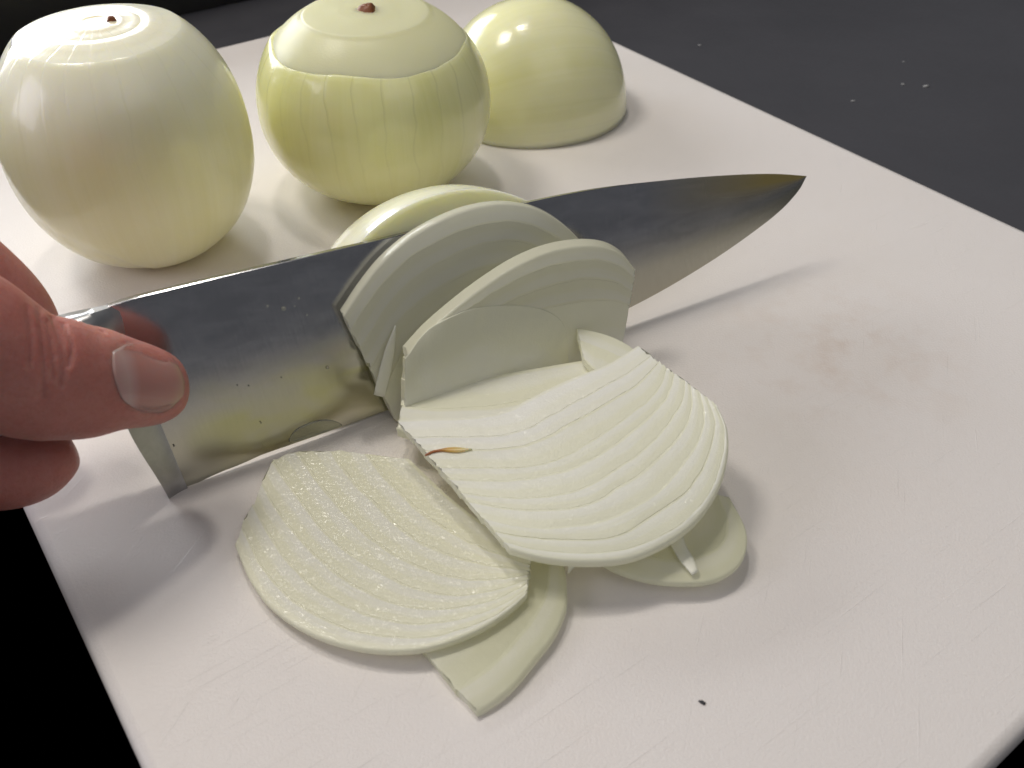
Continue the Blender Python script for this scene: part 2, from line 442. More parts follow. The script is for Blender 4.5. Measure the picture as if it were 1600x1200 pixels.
# bolster: swells from the blade's heel to the handle, runs down to the heel as a finger guard
verts, uv = [], []
vtop = float(np.interp(U0, sp_s[:, 0], sp_s[:, 1])); NB, NC = 34, 16
front, back = [], []
for i in range(NB):
    f = i / (NB - 1); v = .0018 - .0012 * (1 - f) + (vtop - .0022) * f
    ub = -.0262 - .0022 * smoothstep(0, .025, v) - .020 * smoothstep(.026, .036, v)
    ua = U0 + .0006 + .0022 * smoothstep(.0, 1, (f - .80) / .2)
    for j in range(NC):
        g = j / (NC - 1); uu = ua + (ub - ua) * g
        d = (ua - uu)
        w = .0013 + .0050 * smoothstep(0, .011, d)
        r = (v - (vtop - .0115)) / .0115
        if r > 0: w = .0012 + (w - .0012) * math.sqrt(max(0, 1 - min(r, 1) ** 3))
        w *= (.55 + .45 * smoothstep(0, .004, v))
        front.append((uu, v + .088 * max(0.0, U0 - uu) * float(smoothstep(.25, 1.0, v / vtop)), w))
verts = [K(*q) for q in front] + [K(a, b, -c) for a, b, c in front]
uv = [(q[0] * 20, q[1] * 20) for q in front] * 2
off = NB * NC
faces = grid_faces(NB, NC) + grid_faces(NB, NC, off=off)
loop = [j for j in range(NC)] + [i*NC + NC - 1 for i in range(1, NB)] + [(NB-1)*NC + j for j in range(NC - 2, -1, -1)] + [i*NC for i in range(NB - 2, 0, -1)]
faces += [(loop[i], loop[(i+1) % len(loop)], off + loop[(i+1) % len(loop)], off + loop[i]) for i in range(len(loop))]
bol = link_mesh('bolster', verts, faces, m_bolster, uv=uv); adopt(bol, KNIFE); sharp_by_angle(bol, 50)
# handle
verts, uv = [], []
NH, NR = 40, 28
for i in range(NH):
    g = i / (NH - 1); uu = -.036 - .115 * g
    hv = .0115 + .0022 * math.sin(g * math.pi * 1.6) - .001 * g; hw = .0066 + .0028 * smoothstep(0, .35, g)
    cap = math.sqrt(max(0.0, 1 - max(0, (g - .93) / .07) ** 2)) if g > .93 else 1
    vc = vtop - .0113 + .088 * (U0 - uu) - .004 * g * g
    for j in range(NR):
        a = 2 * math.pi * j / NR; ca, sa = math.cos(a), math.sin(a)
        e = .75
        verts.append(K(uu, vc + hv * cap * math.copysign(abs(sa) ** e, sa), hw * cap * math.copysign(abs(ca) ** e, ca))); uv.append((uu * 20, j / NR))
faces = grid_faces(NH, NR, True) + [tuple(range(NR)), tuple(range(NH*NR - NR, NH*NR))]
hd = link_mesh('handle', verts, faces, m_handle, uv=uv); adopt(hd, KNIFE)
# beads of juice on the blade
def bead(px, py, r, flat=.45, sx=1.0):
    u_, v_ = kuv(px, py, .001); verts = []
    for i in range(7):
        t = math.pi / 2 * i / 6
        for j in range(12):
            a = 2 * math.pi * j / 12
            verts.append(K(u_ + r * sx * math.cos(t) * math.cos(a), v_ + r * math.cos(t) * math.sin(a), .0009 + r * flat * math.sin(t)))
    return verts, grid_faces(7, 12, True) + [tuple(range(12)), tuple(range(72, 84))]
for px, py, r in ((443, 482, .00075), (418, 478, .0006), (467, 466, .00055), (461, 478, .0004), (480, 492, .00035), (411, 462, .00045), (512, 575, .0005)):
    v_, f_ = bead(px, py, r); d_ = link_mesh('juice_droplet', v_, f_, m_juice); adopt(d_, KNIFE)

def blade_patch(name, rows, mat, proud):
    """thin lens of juice on the blade: rows of (px, top py, bottom py)"""
    verts = []
    R_ = resample(rows, 18)
    for i, (x, y0, y1) in enumerate(R_):
        for j in range(7):
            g = j / 6.0; u_, v_ = kuv(x, y0 + (y1 - y0) * g)
            verts.append((u_, v_, proud * math.sin(math.pi * g) ** .5 * math.sin(math.pi * min(1, max(0, i / 17))) ** .5 if 0 < j < 6 else 0.0))
    def skin_w(u_, v_):
        v1 = np.interp(u_, sp_s[:, 0], sp_s[:, 1]); v0 = np.interp(u_, ed_s[:, 0], ed_s[:, 1]); hh = max(v1 - v0, 1e-5)
        return .00012 + .00125 * (1 - .45 * float(smoothstep(0, 1, (u_ - U0) / (U1 - U0)))) * min(1.0, max(0, v_ - v0) / .052) ** .85 * (hh / .052) ** .3
    top = [K(a, b, skin_w(a, b) + .00003 + w) for a, b, w in verts]; bot = [K(a, b, skin_w(a, b) + .00001) for a, b, w in verts]
    o2 = len(top); f = grid_faces(18, 7) + grid_faces(18, 7, off=o2)
    loop = list(range(7)) + [i*7 + 6 for i in range(1, 18)] + [17*7 + j for j in range(5, -1, -1)] + [i*7 for i in range(16, 0, -1)]
    f += [(loop[i], loop[(i+1) % len(loop)], o2 + loop[(i+1) % len(loop)], o2 + loop[i]) for i in range(len(loop))]
    o = link_mesh(name, top + bot, f, mat); adopt(o, KNIFE); return o
blade_patch('juice_film', [(451, 686, 690), (460, 672, 689), (475, 663, 686), (495, 656, 679), (512, 655, 673), (525, 658, 668), (534, 663, 665)], m_juice, .00022)
for px, py, r in ((408, 661, .00026), (371, 602, .00020), (389, 603, .00022), (440, 590, .0002), (272, 697, .0003), (1123, 301, .0002), (1070, 351, .0002)):
    v_, f_ = bead(px, py, r * .75, .3); d_ = link_mesh('black_speck', v_, f_, m_speck); adopt(d_, KNIFE)

# ------------------------------------------------------------------ whole onions
def lathe(profile, cx, cy, seed, NS=96, wob=.02, phi0=-math.pi, phi1=math.pi, closed=True, off=0.0):
    """profile rows (r, z) bottom to top; returns verts, uv, faces"""
    pr = np.array(profile); zmin, zmax = pr[:, 1].min(), pr[:, 1].max()
    verts, uv = [], []
    ph = np.linspace(phi0, phi1, NS, endpoint=not closed)
    for i, (r, z) in enumerate(pr):
        q = np.stack([np.cos(ph), np.sin(ph), np.full_like(ph, z * 18)], 1)
        k = 1 + wob * vnoise(q, 1.1, seed) + wob * .35 * vnoise(q, 3.1, seed + 1)
        R_ = r * k + off * (r > 0)
        for j in range(NS):
            verts.append((cx + R_[j] * math.cos(ph[j]), cy + R_[j] * math.sin(ph[j]), z + wob * .25 * r * vnoise(np.array([q[j]]), .9, seed + 3)[0]))
            uv.append((j / NS, i / (len(pr) - 1)))
    return verts, uv, grid_faces(len(pr), NS, closed)

def bulb_profile(R, Rz, zc, top_r, bottom_r=.35, n=40, rings=(), dish=.0015, power=2.15, rise=.0022):
    """superelliptic bulb trimmed flat on top at radius top_r*R; rings are small steps on the cut"""
    pts = []
    tb = -math.acos(min(1, bottom_r)) ; tt = math.acos(top_r)
    for i in range(n):
        t = tb + (tt - tb) * i / (n - 1)
        c_, s_ = math.cos(t), math.sin(t)
        pts.append((R * abs(c_) ** (2 / power), zc + Rz * math.copysign(abs(s_) ** (2 / power), s_)))
    zb = pts[0][1]; pts = [(r, z - zb) for r, z in pts]
    body = len(pts); zt = pts[-1][1]; rt = pts[-1][0]
    levels = [1.0] + list(rings) + [.03]
    z = zt
    for k in range(len(levels) - 1):
        a, b = levels[k], levels[k + 1]
        for f in (.04, .12, .5, .88):
            r = rt * (a + (b - a) * f)
            pts.append((r, z + .00012 * math.sin(f * math.pi) + (.0012 if f > .05 else .0) * 0 + rise * (1 - (r / rt) ** 2)))
        z -= dish / len(levels) * (1 if k % 2 else -.6)
    pts.append((rt * .02, z + rise))
    return pts, body, zt, rt

def onion(name, label, cx, cy, R, Rz, top_r, seed, mats, rings, tip, peel, wave, step, tear=None, group='whole peeled onions', power=2.15, rise=.003):
    T = thing(name, label, 'onion', (cx, cy, 0), group)
    pf_, body, zt, rt = bulb_profile(R, Rz, Rz, top_r, rings=rings, power=power, rise=rise)
    NS = 144; cut = body - peel if peel else len(pf_)                      # the outermost layer stops here, the next one shows above it
    ph = np.linspace(-math.pi, math.pi, NS, endpoint=False)
    low = pf_[:cut]
    v_, uv_, f_ = lathe(low, cx, cy, seed, NS=NS)
    v_ = np.array(v_).reshape(cut, NS, 3)
    for j in range(NS):                              # wavy torn upper edge
        q = np.array([[math.cos(ph[j]), math.sin(ph[j]), 0.0]])
        e = wave * (.8 * vnoise(q, 1.2, seed + 9)[0] + .12 * vnoise(q, 5, seed + 8)[0])
        k = smoothstep(.75, 1, np.minimum(np.arange(cut) / (min(cut, body) - 1.0), 1)) * (np.arange(cut) < body)
        v_[:, j, 2] += e * k
        d = np.array([math.cos(ph[j]), math.sin(ph[j])])
        v_[:, j, :2] -= d[None] * (e * .35 * k)[:, None]
        if tear is not None:                         # a second torn edge: the layer is missing on one side
            g = np.array([tear(ph[j], f) for f in np.minimum(np.arange(cut) / (min(cut, body) - 1.0), 1.4)])
            v_[:, j, :2] -= d[None] * g[:, None]
    v_ = list(v_.reshape(-1, 3))
    base = len(v_); rim = np.array(v_[-NS:])
    for (dr, dz) in () if not peel else ((.00018, .00008), (.0012, .00002)): # rounded lip of the layer
        c2 = np.array([cx, cy]); rr = rim.copy(); dd = rr[:, :2] - c2; dd /= np.linalg.norm(dd, axis=1)[:, None]
        rr[:, :2] -= dd * dr; rr[:, 2] += dz; v_ += list(rr)
    uv_ = [(s_, min(1.0, (i // NS) / (body - 1)) if peel else ((i // NS) / (body - 1) * .8 if i // NS < body else .8 + .2 * (1 - pf_[i // NS][0] / rt))) for i, (s_, _) in enumerate(uv_)]; uv_ += [uv_[-NS + i % NS] for i in range(2 * NS if peel else 0)]
    nr_ = cut + (2 if peel else 0)
    f_ = grid_faces(nr_, NS, True) + [tuple(range(NS)), tuple(range((nr_ - 1)*NS, nr_*NS))]
    b = link_mesh('bulb', v_, f_, mats[0], uv=uv_); adopt(b, T)
    b.data.polygons[len(f_) - 1].use_smooth = False
    if peel:
        up = pf_[max(2, cut - 12):]
        up = [((r - step) if r > rt * .99 else r, z) for r, z in up]
        c_, uvc, fc = lathe(up, cx, cy, seed, NS=NS)
        nrow = len(up); c_ = np.array(c_)
        rad = np.hypot(c_[:, 0] - cx, c_[:, 1] - cy); angp = np.arctan2(c_[:, 1] - cy, c_[:, 0] - cx)
        q = np.stack([np.cos(angp), np.sin(angp), rad * 260], 1)
        c_[:, 2] += +.00022 * vnoise(q, 1.7, seed + 5) * smoothstep(.05, .2, rad / rt) * (1 - smoothstep(.85, 1.0, rad / rt))
        uvc = [(s_ * 9, min(5.99, (i // NS) * .55)) for i, (s_, _) in enumerate(uvc)]
        cp = link_mesh('peeled_top', c_, fc + [tuple(range(NS)), tuple(range((nrow-1)*NS, nrow*NS))], mats[1], uv=uvc); adopt(cp, T)
    # root tip: ragged stub
    verts = []; nr = 20
    rows = [(1.25, -.0012), (1.0, .0003), (.8, .0012), (.62, .0019), (.3, .0022), (.02, .0018)]
    ztip = pf_[-1][1] + tip.get('dz', 0)
    for r, z in rows:
        for j in range(nr):
            a = 2*math.pi*j/nr; k = 1 + .3 * math.sin(3*a + seed) * .6 + .25 * random.random()
            verts.append((cx + tip['x'] + tip['r']*r*k*math.cos(a), cy + tip['y'] + tip['r']*r*k*math.sin(a), ztip + z * tip['h'] + .0003*random.random()))
    rt_ = link_mesh('root_tip', verts, grid_faces(len(rows), nr, True) + [tuple(range(nr)), tuple(range(len(verts) - nr, len(verts)))], m_root); adopt(rt_, T)
    return T

def tear_left(ph, f):
    deg = math.degrees(ph)
    edge = -80 - 72 * float(smoothstep(.05, .85, np.array(f))) + 4 * math.sin(9 * f) + 2 * math.sin(23 * f)
    return .0007 * float(smoothstep(-.6, .6, np.array(edge - deg))) * float(smoothstep(-178, -170, np.array(deg))) * (f <= 1)
onion('whole_onion', 'pale peeled whole onion behind the hand with a tiny brown tip on its ringed top', -.1287, .2891, .0402, .0440, .60, 3,
      (m_outer_pale, m_top_pale), (.80, .55, .34, .16), dict(x=.005, y=.001, r=.0011, h=.5), 0, .0, .0001, tear_left, power=2.2, rise=.0032)
onion('whole_onion', 'greenish peeled whole onion with a thick dark brown root stub on top', -.0520, .3350, .0438, .0372, .52, 11,
      (m_outer_green, m_top_flesh), (.45,), dict(x=.001, y=-.001, r=.0028, h=1.0), 7, .0022, .0005, power=2.1, rise=.0012)

# ------------------------------------------------------------------ onion halves (axis lying along the board)
def half_bulb(axis_r, axis_l, NA=64, NT=48, power=2.1, flat_ends=.90, seed=1):
    """local: x along the root axis, z up; dome over the cut face at z=0"""
    verts, uv = [], []
    for i in range(NA):
        f = -1 + 2 * i / (NA - 1); x = math.sin(f * math.asin(flat_ends))
        r = axis_r * max(0.0, 1 - abs(x) ** power) ** (1 / power)
        for j in range(NT):
            a = math.pi * j / (NT - 1)
            k = 1 + .014 * vnoise(np.array([[x * 1.5, math.cos(a), math.sin(a)]]), 1.3, seed)[0]
            verts.append((x * axis_l, r * k * math.cos(a), r * k * math.sin(a))); uv.append((j / (NT - 1) * .5, .2 + .3 * i / (NA - 1)))
    faces = grid_faces(NA, NT)
    faces += [tuple(range(NT)), tuple(range((NA-1)*NT, NA*NT))]
    faces += [tuple([i*NT for i in range(NA)] + [i*NT + NT - 1 for i in range(NA - 1, -1, -1)])]
    return np.array(verts), uv, faces
v_, uv_, f_ = half_bulb(.0415, .0430, seed=5)
T = thing('onion_half', 'smooth yellow green onion half lying cut face down at the far corner', 'onion half', (.0090, .4046, 0), 'onion halves lying cut face down')
ca, sa = math.cos(.35), math.sin(.35)
vv = [(.0090 + x*ca - y*sa, .4046 + x*sa + y*ca, z * 1.14 + .0003) for x, y, z in v_]
hb = link_mesh('bulb', vv, f_, m_outer_half, uv=uv_); adopt(hb, T)
hb.data.polygons[len(f_) - 1].use_smooth = False

# the half being sliced: bounded in front by the plane of the blade
CH_U, CH_R, CH_L = .0665, .0560, .0490
v_, uv_, f_ = half_bulb(CH_R, CH_L, flat_ends=.93, seed=9)
hu = unit(np.array([KU[0], KU[1], 0])); hn = np.array([hu[1], -hu[0], 0])
c0 = KP + KU * CH_U; c0[2] = 0
wv = [c0 + hu * x + hn * (-.004 + y) + np.array([0, 0, z + .0003]) for x, y, z in v_]
me = bpy.data.meshes.new('tmp'); me.from_pydata([tuple(w) for w in wv], [], f_)
bm = bmesh.new(); bm.from_mesh(me)
uvl = bm.loops.layers.uv.new('st')
for fc in bm.faces:
    for lp in fc.loops: lp[uvl].uv = uv_[lp.vert.index]
bmesh.ops.recalc_face_normals(bm, faces=bm.faces)
g = bmesh.ops.bisect_plane(bm, geom=bm.verts[:] + bm.edges[:] + bm.faces[:], plane_co=Vector(KP - KN * .0018), plane_no=Vector(KN), clear_outer=True)
bmesh.ops.holes_fill(bm, edges=[e for e in bm.edges if e.is_boundary])
for fc in bm.faces: fc.smooth = len(fc.verts) < 6
bm.to_mesh(me); bm.free()
me.materials.append(m_outer_cut); me.name = 'bulb'
oq = bpy.data.objects.new('bulb', me); COL.objects.link(oq)
T = thing('onion_half', 'rest of the onion half being sliced, just showing behind the knife blade', 'onion half', c0 - hn * .015, 'onion halves lying cut face down')
adopt(oq, T); sharp_by_angle(oq, 40)

# ------------------------------------------------------------------ onion slices
def plane3(a, b, c):
    A, B, C_ = at(*a), at(*b), at(*c)
    n_ = unit(np.cross(B - A, C_ - A))
    if n_ @ (CAMPOS - A) < 0: n_ = -n_
    return A, n_
def onion_slice(name, label, plane, outer, inner, fracs, th, mats, group='cut onion slices', N=64, jag=.00022, relief=.00007, wob=.0004,
                bend=None, gap=.00002, seed=1, rim=.0010, cat='onion slice', side_lean=0.0, starts=None):
    P0, n_ = plane
    ex = unit(np.cross(np.array([0, 0, 1.0]) if abs(n_[2]) < .98 else np.array([0, 1.0, 0]), n_)); ey = np.cross(n_, ex)
    to2 = lambda L: np.array([[(on_plane(x, y, P0, n_) - P0) @ ex, (on_plane(x, y, P0, n_) - P0) @ ey] for x, y in L])
    O, I = resample(to2(outer), N), resample(to2(inner), N)
    ST = resample(to2(starts), 101, False) if starts else None
    r_ = np.random.default_rng(seed)
    ctr = (O.mean(0) + I.mean(0)) / 2
    T = thing(name, label, cat, P0 + ex * ctr[0] + ey * ctr[1] - n_ * th, group)
    K_ = len(fracs) - 1
    s = np.linspace(0, 1, N)
    bnd = []
    for k, f in enumerate(fracs):
        w = 0 if k in (0, K_) else 1
        wobv = wob * w * (vnoise(np.stack([s * 6, np.full(N, k * 3.7), np.zeros(N)], 1), 1, seed) + .4 * vnoise(np.stack([s * 25, np.full(N, k * 3.7), np.zeros(N)], 1), 1, seed + 1))
        p = I + (O - I) * f
        d = O - I; d = d / np.maximum(np.linalg.norm(d, axis=1), 1e-6)[:, None]
        if ST is not None: p = p + ((1 - s) ** 4)[:, None] * (ST[int(round(f * 100))] - p[0])[None]
        bnd.append(p + d * wobv[:, None])
    for k in range(K_):
        A, B = bnd[k], bnd[k + 1]
        wid = np.linalg.norm(B - A, axis=1); tdir = B - A; tdir = tdir / np.maximum(wid, 1e-6)[:, None]
        g_ = np.minimum(gap, wid * .2)
        A2, B2 = A + tdir * g_[:, None], B - tdir * g_[:, None]
        tk = np.where(k > 0, .0, 0) / np.maximum(wid, .0012)
        hk = relief * r_.uniform(-1, 1); crown = relief * .9
        bev = np.minimum(.00007, wid * .22); bv = bev / np.maximum(wid, 1e-6)
        last = (k == K_ - 1)
        rb = rim if last else .0003
        fb = np.clip(rb / np.maximum(wid, 1e-6), 0, .4) if last else bv
        z0 = 0 * bv
        if last:
            prof = [(-tk, -th), (-tk, hk - .00025 + z0), (z0, hk - .00003 + z0), (.3 + z0, hk + crown + z0), (.6 * (1 - fb), hk + crown + z0), (1 - fb, hk + z0), (1 - fb * .6, hk - rb * .10 + z0), (1 - fb * .28, hk - rb * .32 + z0),
                    (1 - fb * .08, hk - rb * .65 + z0), (1 + z0, hk - rb + z0), (1 + z0, -th * .6 + z0), (1 - fb*.4, -th + z0), (.5 + z0, -th + z0)]
        else:
            prof = [(-tk, -th), (-tk, hk - .00025 + z0), (z0, hk - .00003 + z0), (.2 + z0, hk + crown * .8 + z0), (.4 + z0, hk + crown + z0), (.6 + z0, hk + crown + z0), (.8 + z0, hk + crown * .8 + z0), (1 + z0, hk + z0),
                    (1 + z0, -th + z0), (.5 + z0, -th + z0)]
        verts, uv = [], []
        e0 = jag * r_.normal(0, 1, len(prof)); e1 = jag * r_.normal(0, 1, len(prof))
        m_ = len(prof)
        tanA = np.gradient(A2, axis=0); tanA /= np.maximum(np.linalg.norm(tanA, axis=1), 1e-9)[:, None]
        for i in range(N):
            for j, (f, h) in enumerate(prof):
                ff = f[i]; hh = h if np.isscalar(h) else h[i]
                p = A2[i] + (B2[i] - A2[i]) * ff
                if i < 2: p = p - tanA[i] * e0[j] * (1 - .6 * i)
                if i >= N - 2: p = p + tanA[i] * e1[j] * (1 - .6 * (N - 1 - i))
                grain = .00002 * r_.normal()
                wd = bend(s[i], fracs[k] + (fracs[k+1] - fracs[k]) * ff) if bend else 0
                lean = side_lean * max(0.0, -hh) * (1 if last and j in (10, 11) else 0)
                q = P0 + ex * p[0] + ey * p[1] + n_ * (hh + grain + wd) + (ex * tdir[i][0] + ey * tdir[i][1]) * lean
                verts.append(q); uv.append((s[i] * 3, k + min(.999, max(.001, ff))))
        faces = grid_faces(N, m_, True) + [tuple(range(m_)), tuple(range((N-1)*m_, N*m_))]
        mt = mats[min(k, len(mats) - 1)] if not last else mats[-1]
        lo = link_mesh('layer', verts, faces, mt, uv=uv); adopt(lo, T)
        sharp_by_angle(lo, 40)
    return T

knife_off = lambda o: (KP + KN * o, KN)
onion_slice('onion_slice', 'shaded upright onion slice stuck flat against the knife blade', knife_off(.0062),
    [(537, 492), (566, 448), (600, 406), (645, 368), (700, 338), (750, 322), (800, 318), (850, 330), (897, 364), (930, 410), (948, 450)],
    [(622, 662), (650, 600), (690, 560), (730, 530), (770, 515), (800, 510), (830, 512), (850, 520), (870, 526), (890, 534), (905, 540)],
    [0, .30, .52, .70, .86, 1], .0034, (m_flesh, m_flesh_up_rim), relief=.00003, side_lean=.15, seed=2, rim=.0008, wob=.0006)
onion_slice('onion_slice', 'bright upright onion slice leaning in front of the shaded one', knife_off(.0150),
    [(638, 552), (667, 520), (708, 484), (752, 450), (806, 415), (854, 394), (902, 384), (945, 385), (973, 397), (993, 420)],
    [(633, 668), (670, 656), (720, 645), (770, 636), (820, 626), (860, 616), (900, 606), (930, 594), (955, 580), (968, 570)],
    [0, .62, .77, .90, 1], .0036, (m_flesh, m_flesh_up_rim), relief=.00003, side_lean=.4, seed=5, rim=.0008, wob=.0005)
onion_slice('onion_slice', 'small thin onion slice clinging to the face of the bright upright slice', knife_off(.0153),
    [(634, 560), (667, 517), (705, 495), (742, 482), (806, 477), (855, 486), (880, 505), (888, 535), (888, 568)],
    [(634, 668), (670, 656), (720, 645), (770, 636), (810, 628), (840, 620), (862, 614), (876, 608), (884, 600)],
    [0, 1], .0006, (m_flesh,), seed=6, rim=.0003, wob=.0002)
onion_slice('onion_slice', 'mostly hidden onion slice lying between the upright slices and the fan shaped one', plane3((632, 640, .0122), (985, 560, .0112), (800, 700, .0128)),
    [(620, 668), (660, 680), (720, 690), (800, 690), (880, 670), (950, 630), (1000, 570)],
    [(633, 606), (680, 602), (740, 592), (800, 582), (870, 570), (925, 562), (990, 560)],
    [0, .45, 1], .0035, (m_flesh, m_flesh, m_flesh), seed=8, jag=.00025)
DPL = plane3((640, 680, .0178), (1100, 600, .0235), (900, 860, .0160))
onion_slice('onion_slice', 'short piece of onion wedged at the right between upright and fan shaped slices', plane3((910, 518, .0165), (1000, 556, .0135), (935, 590, .0135)),
    [(902, 512), (925, 516), (950, 523), (975, 534), (990, 544), (1003, 558)],
    [(912, 560), (922, 572), (935, 582), (950, 588), (968, 588), (985, 582)],
    [0, .55, 1], .0022, (m_flesh,), seed=33, rim=.0006)
D = onion_slice('onion_slice', 'large fan shaped onion slice on top of the pile with amber root fleck', DPL,
    [(797, 858), (850, 868), (910, 870), (980, 862), (1035, 840), (1085, 806), (1120, 762), (1138, 712), (1138, 668), (1122, 634)],
    [(622, 657), (680, 654), (740, 652), (790, 642), (830, 622), (870, 602), (910, 585), (945, 572), (970, 558), (996, 541)],
    [0, .15, .25, .38, .47, .59, .67, .79, .87, .955, 1], .0029, (m_flesh_core, m_flesh_core, m_flesh), seed=13, rim=.0009, jag=.00025, wob=.0007,
    bend=lambda s, t: -.0035 * t ** 3 * math.sin(s * math.pi) * 1.0)
# amber fleck of root on the fan slice
P0, n_ = DPL
fl = []; path = resample([(664, 712), (676, 706), (695, 703), (716, 703), (738, 702)], 12)
wd = [.5, 1.8, 1.9, 1.7, 2.0, 3.2, 4.2, 4.6, 4.2, 3.2, 1.8, .4]
verts = []
for (x, y), w in zip(path, wd):
    for j in range(8):
        a = 2*math.pi*j/8
        verts.append(on_plane(x, y + w * math.cos(a), P0 + n_ * .0003, n_) + n_ * .00035 * math.sin(a))
rf = link_mesh('root_fleck', verts, grid_faces(12, 8, True) + [tuple(range(8)), tuple(range(88, 96))], m_amber, uv=[(i // 8 / 11, 0) for i in range(96)]); adopt(rf, D)
onion_slice('onion_slice', 'flat glistening wet onion slice nearest the lens below the knife', plane3((430, 710, .0036), (367, 850, .0034), (800, 920, .0070)),
    [(367, 852), (388, 902), (420, 946), (470, 982), (530, 1006), (600, 1017), (670, 1012), (740, 988), (790, 958), (822, 930)],
    [(640, 718), (668, 745), (700, 775), (735, 803), (770, 828), (800, 848), (828, 872)],
    [0, .17, .31, .45, .58, .70, .81, .91, 1], .0021, (m_flesh_wet,), seed=21, rim=.0007, jag=.00025, wob=.0006, relief=.00005,
    starts=[(640, 718), (600, 711), (540, 706), (487, 703), (430, 708), (408, 758), (386, 808), (367, 852)])
onion_slice('onion_slice', 'thick pale strip of onion sticking out beneath the glistening slice', plane3((660, 1012, .0029), (745, 1105, .0032), (880, 900, .0048)),
    [(746, 1110), (775, 1092), (805, 1066), (838, 1026), (866, 990), (884, 950), (886, 915), (880, 870), (868, 830)],
    [(655, 1008), (690, 985), (720, 965), (745, 945), (765, 925), (785, 905), (800, 885), (810, 860), (815, 830)],
    [0, .66, 1], .0028, (m_flesh_shade, m_flesh_shade), seed=25, rim=.0009, jag=.0002,
    bend=lambda s, t: -.0009 * t * t)
onion_slice('onion_slice', 'thin translucent onion slice peeking out under the right of the fan slice', plane3((950, 882, .0065), (1165, 850, .0060), (1100, 780, .0075)),
    [(930, 872), (965, 891), (1010, 905), (1060, 911), (1110, 908), (1148, 890), (1166, 862), (1166, 826), (1142, 778)],
    [(960, 800), (980, 815), (1005, 826), (1030, 832), (1055, 830), (1075, 822), (1090, 808), (1095, 790), (1090, 765)],
    [0, .55, 1], .0022, (m_flesh_shade,), seed=29, rim=.0007, jag=.00025)

# slivers
def sliver(name, label, pts_c, half_w, plane, th, mat, group='small onion slivers'):
    P0, n_ = plane; path = resample(pts_c, 14); verts = []
    tan = np.gradient(path, axis=0); nor = np.stack([-tan[:, 1], tan[:, 0]], 1); nor /= np.linalg.norm(nor, axis=1)[:, None]
    for i in range(14):
        w = np.interp(i / 13, np.linspace(0, 1, len(half_w)), half_w)
        for j in range(10):
            a = 2*math.pi*j/10
            q = path[i] + nor[i] * w * math.cos(a)
            verts.append(on_plane(q[0], q[1], P0, n_) + n_ * (th * .5 + th * .5 * math.sin(a)))
    o = link_mesh(name, verts, grid_faces(14, 10, True) + [tuple(range(10)), tuple(range(130, 140))], mat)
    return tag(o, label, 'onion sliver', group)
GP = plane3((950, 882, .0072), (1165, 850, .0067), (1100, 780, .0082))
sliver('onion_sliver', 'white sliver of onion lying across the thin translucent slice', [(1052, 836), (1063, 860), (1077, 882), (1086, 897)], (13, 11, 10, 6), GP, .0008, m_flesh_core)
sliver('onion_sliver', 'narrow pale sliver of onion clinging to the shaded upright slice', [(617, 508), (609, 545), (601, 580), (592, 618)], (1, 8, 10, 9), knife_off(.0066), .0007, m_flesh_core)
sliver('onion_sliver', 'tiny pointed shard of onion under the front rim of the fan slice', [(898, 868), (895, 880), (889, 896)], (8, 6, .5), plane3((900, 880, .005), (880, 870, .005), (920, 900, .004)), .0009, m_flesh_core)

# ------------------------------------------------------------------ hand
def kp(px, py, off): return on_plane(px, py, KP + KN * off, KN)
def tube(rows, n=24):
    """rows: (px, py, off, half height px, half thickness m) on the blade's frame -> closed tapering tube"""
    C_ = np.array([kp(r[0], r[1], r[2]) for r in rows])
    ra = np.array([[r[3] * ((c - CAMPOS) @ np.array([0, CP, -SP])) / F, r[4]] for r, c in zip(rows, C_)])
    X = resample(np.c_[C_, ra], 40)
    C_, ra = X[:, :3], np.maximum(X[:, 3:], .0004)
    tan = np.gradient(C_, axis=0); tan /= np.linalg.norm(tan, axis=1)[:, None]
    verts = []
    for c, t, (h, w) in zip(C_, tan, ra):
        nn = unit(KN - t * (KN @ t)); vv = np.cross(nn, t)
        for j in range(n):
            a = 2*math.pi*j/n
            verts.append(c + vv * h * math.cos(a) + nn * w * math.sin(a))
    return verts, grid_faces(40, n, True) + [tuple(range(n))[::-1], tuple(range(39*n, 40*n))]
def end_cap(r, k=.55):     # helper: rounded finger end = extra rows handled by the tables
    return r
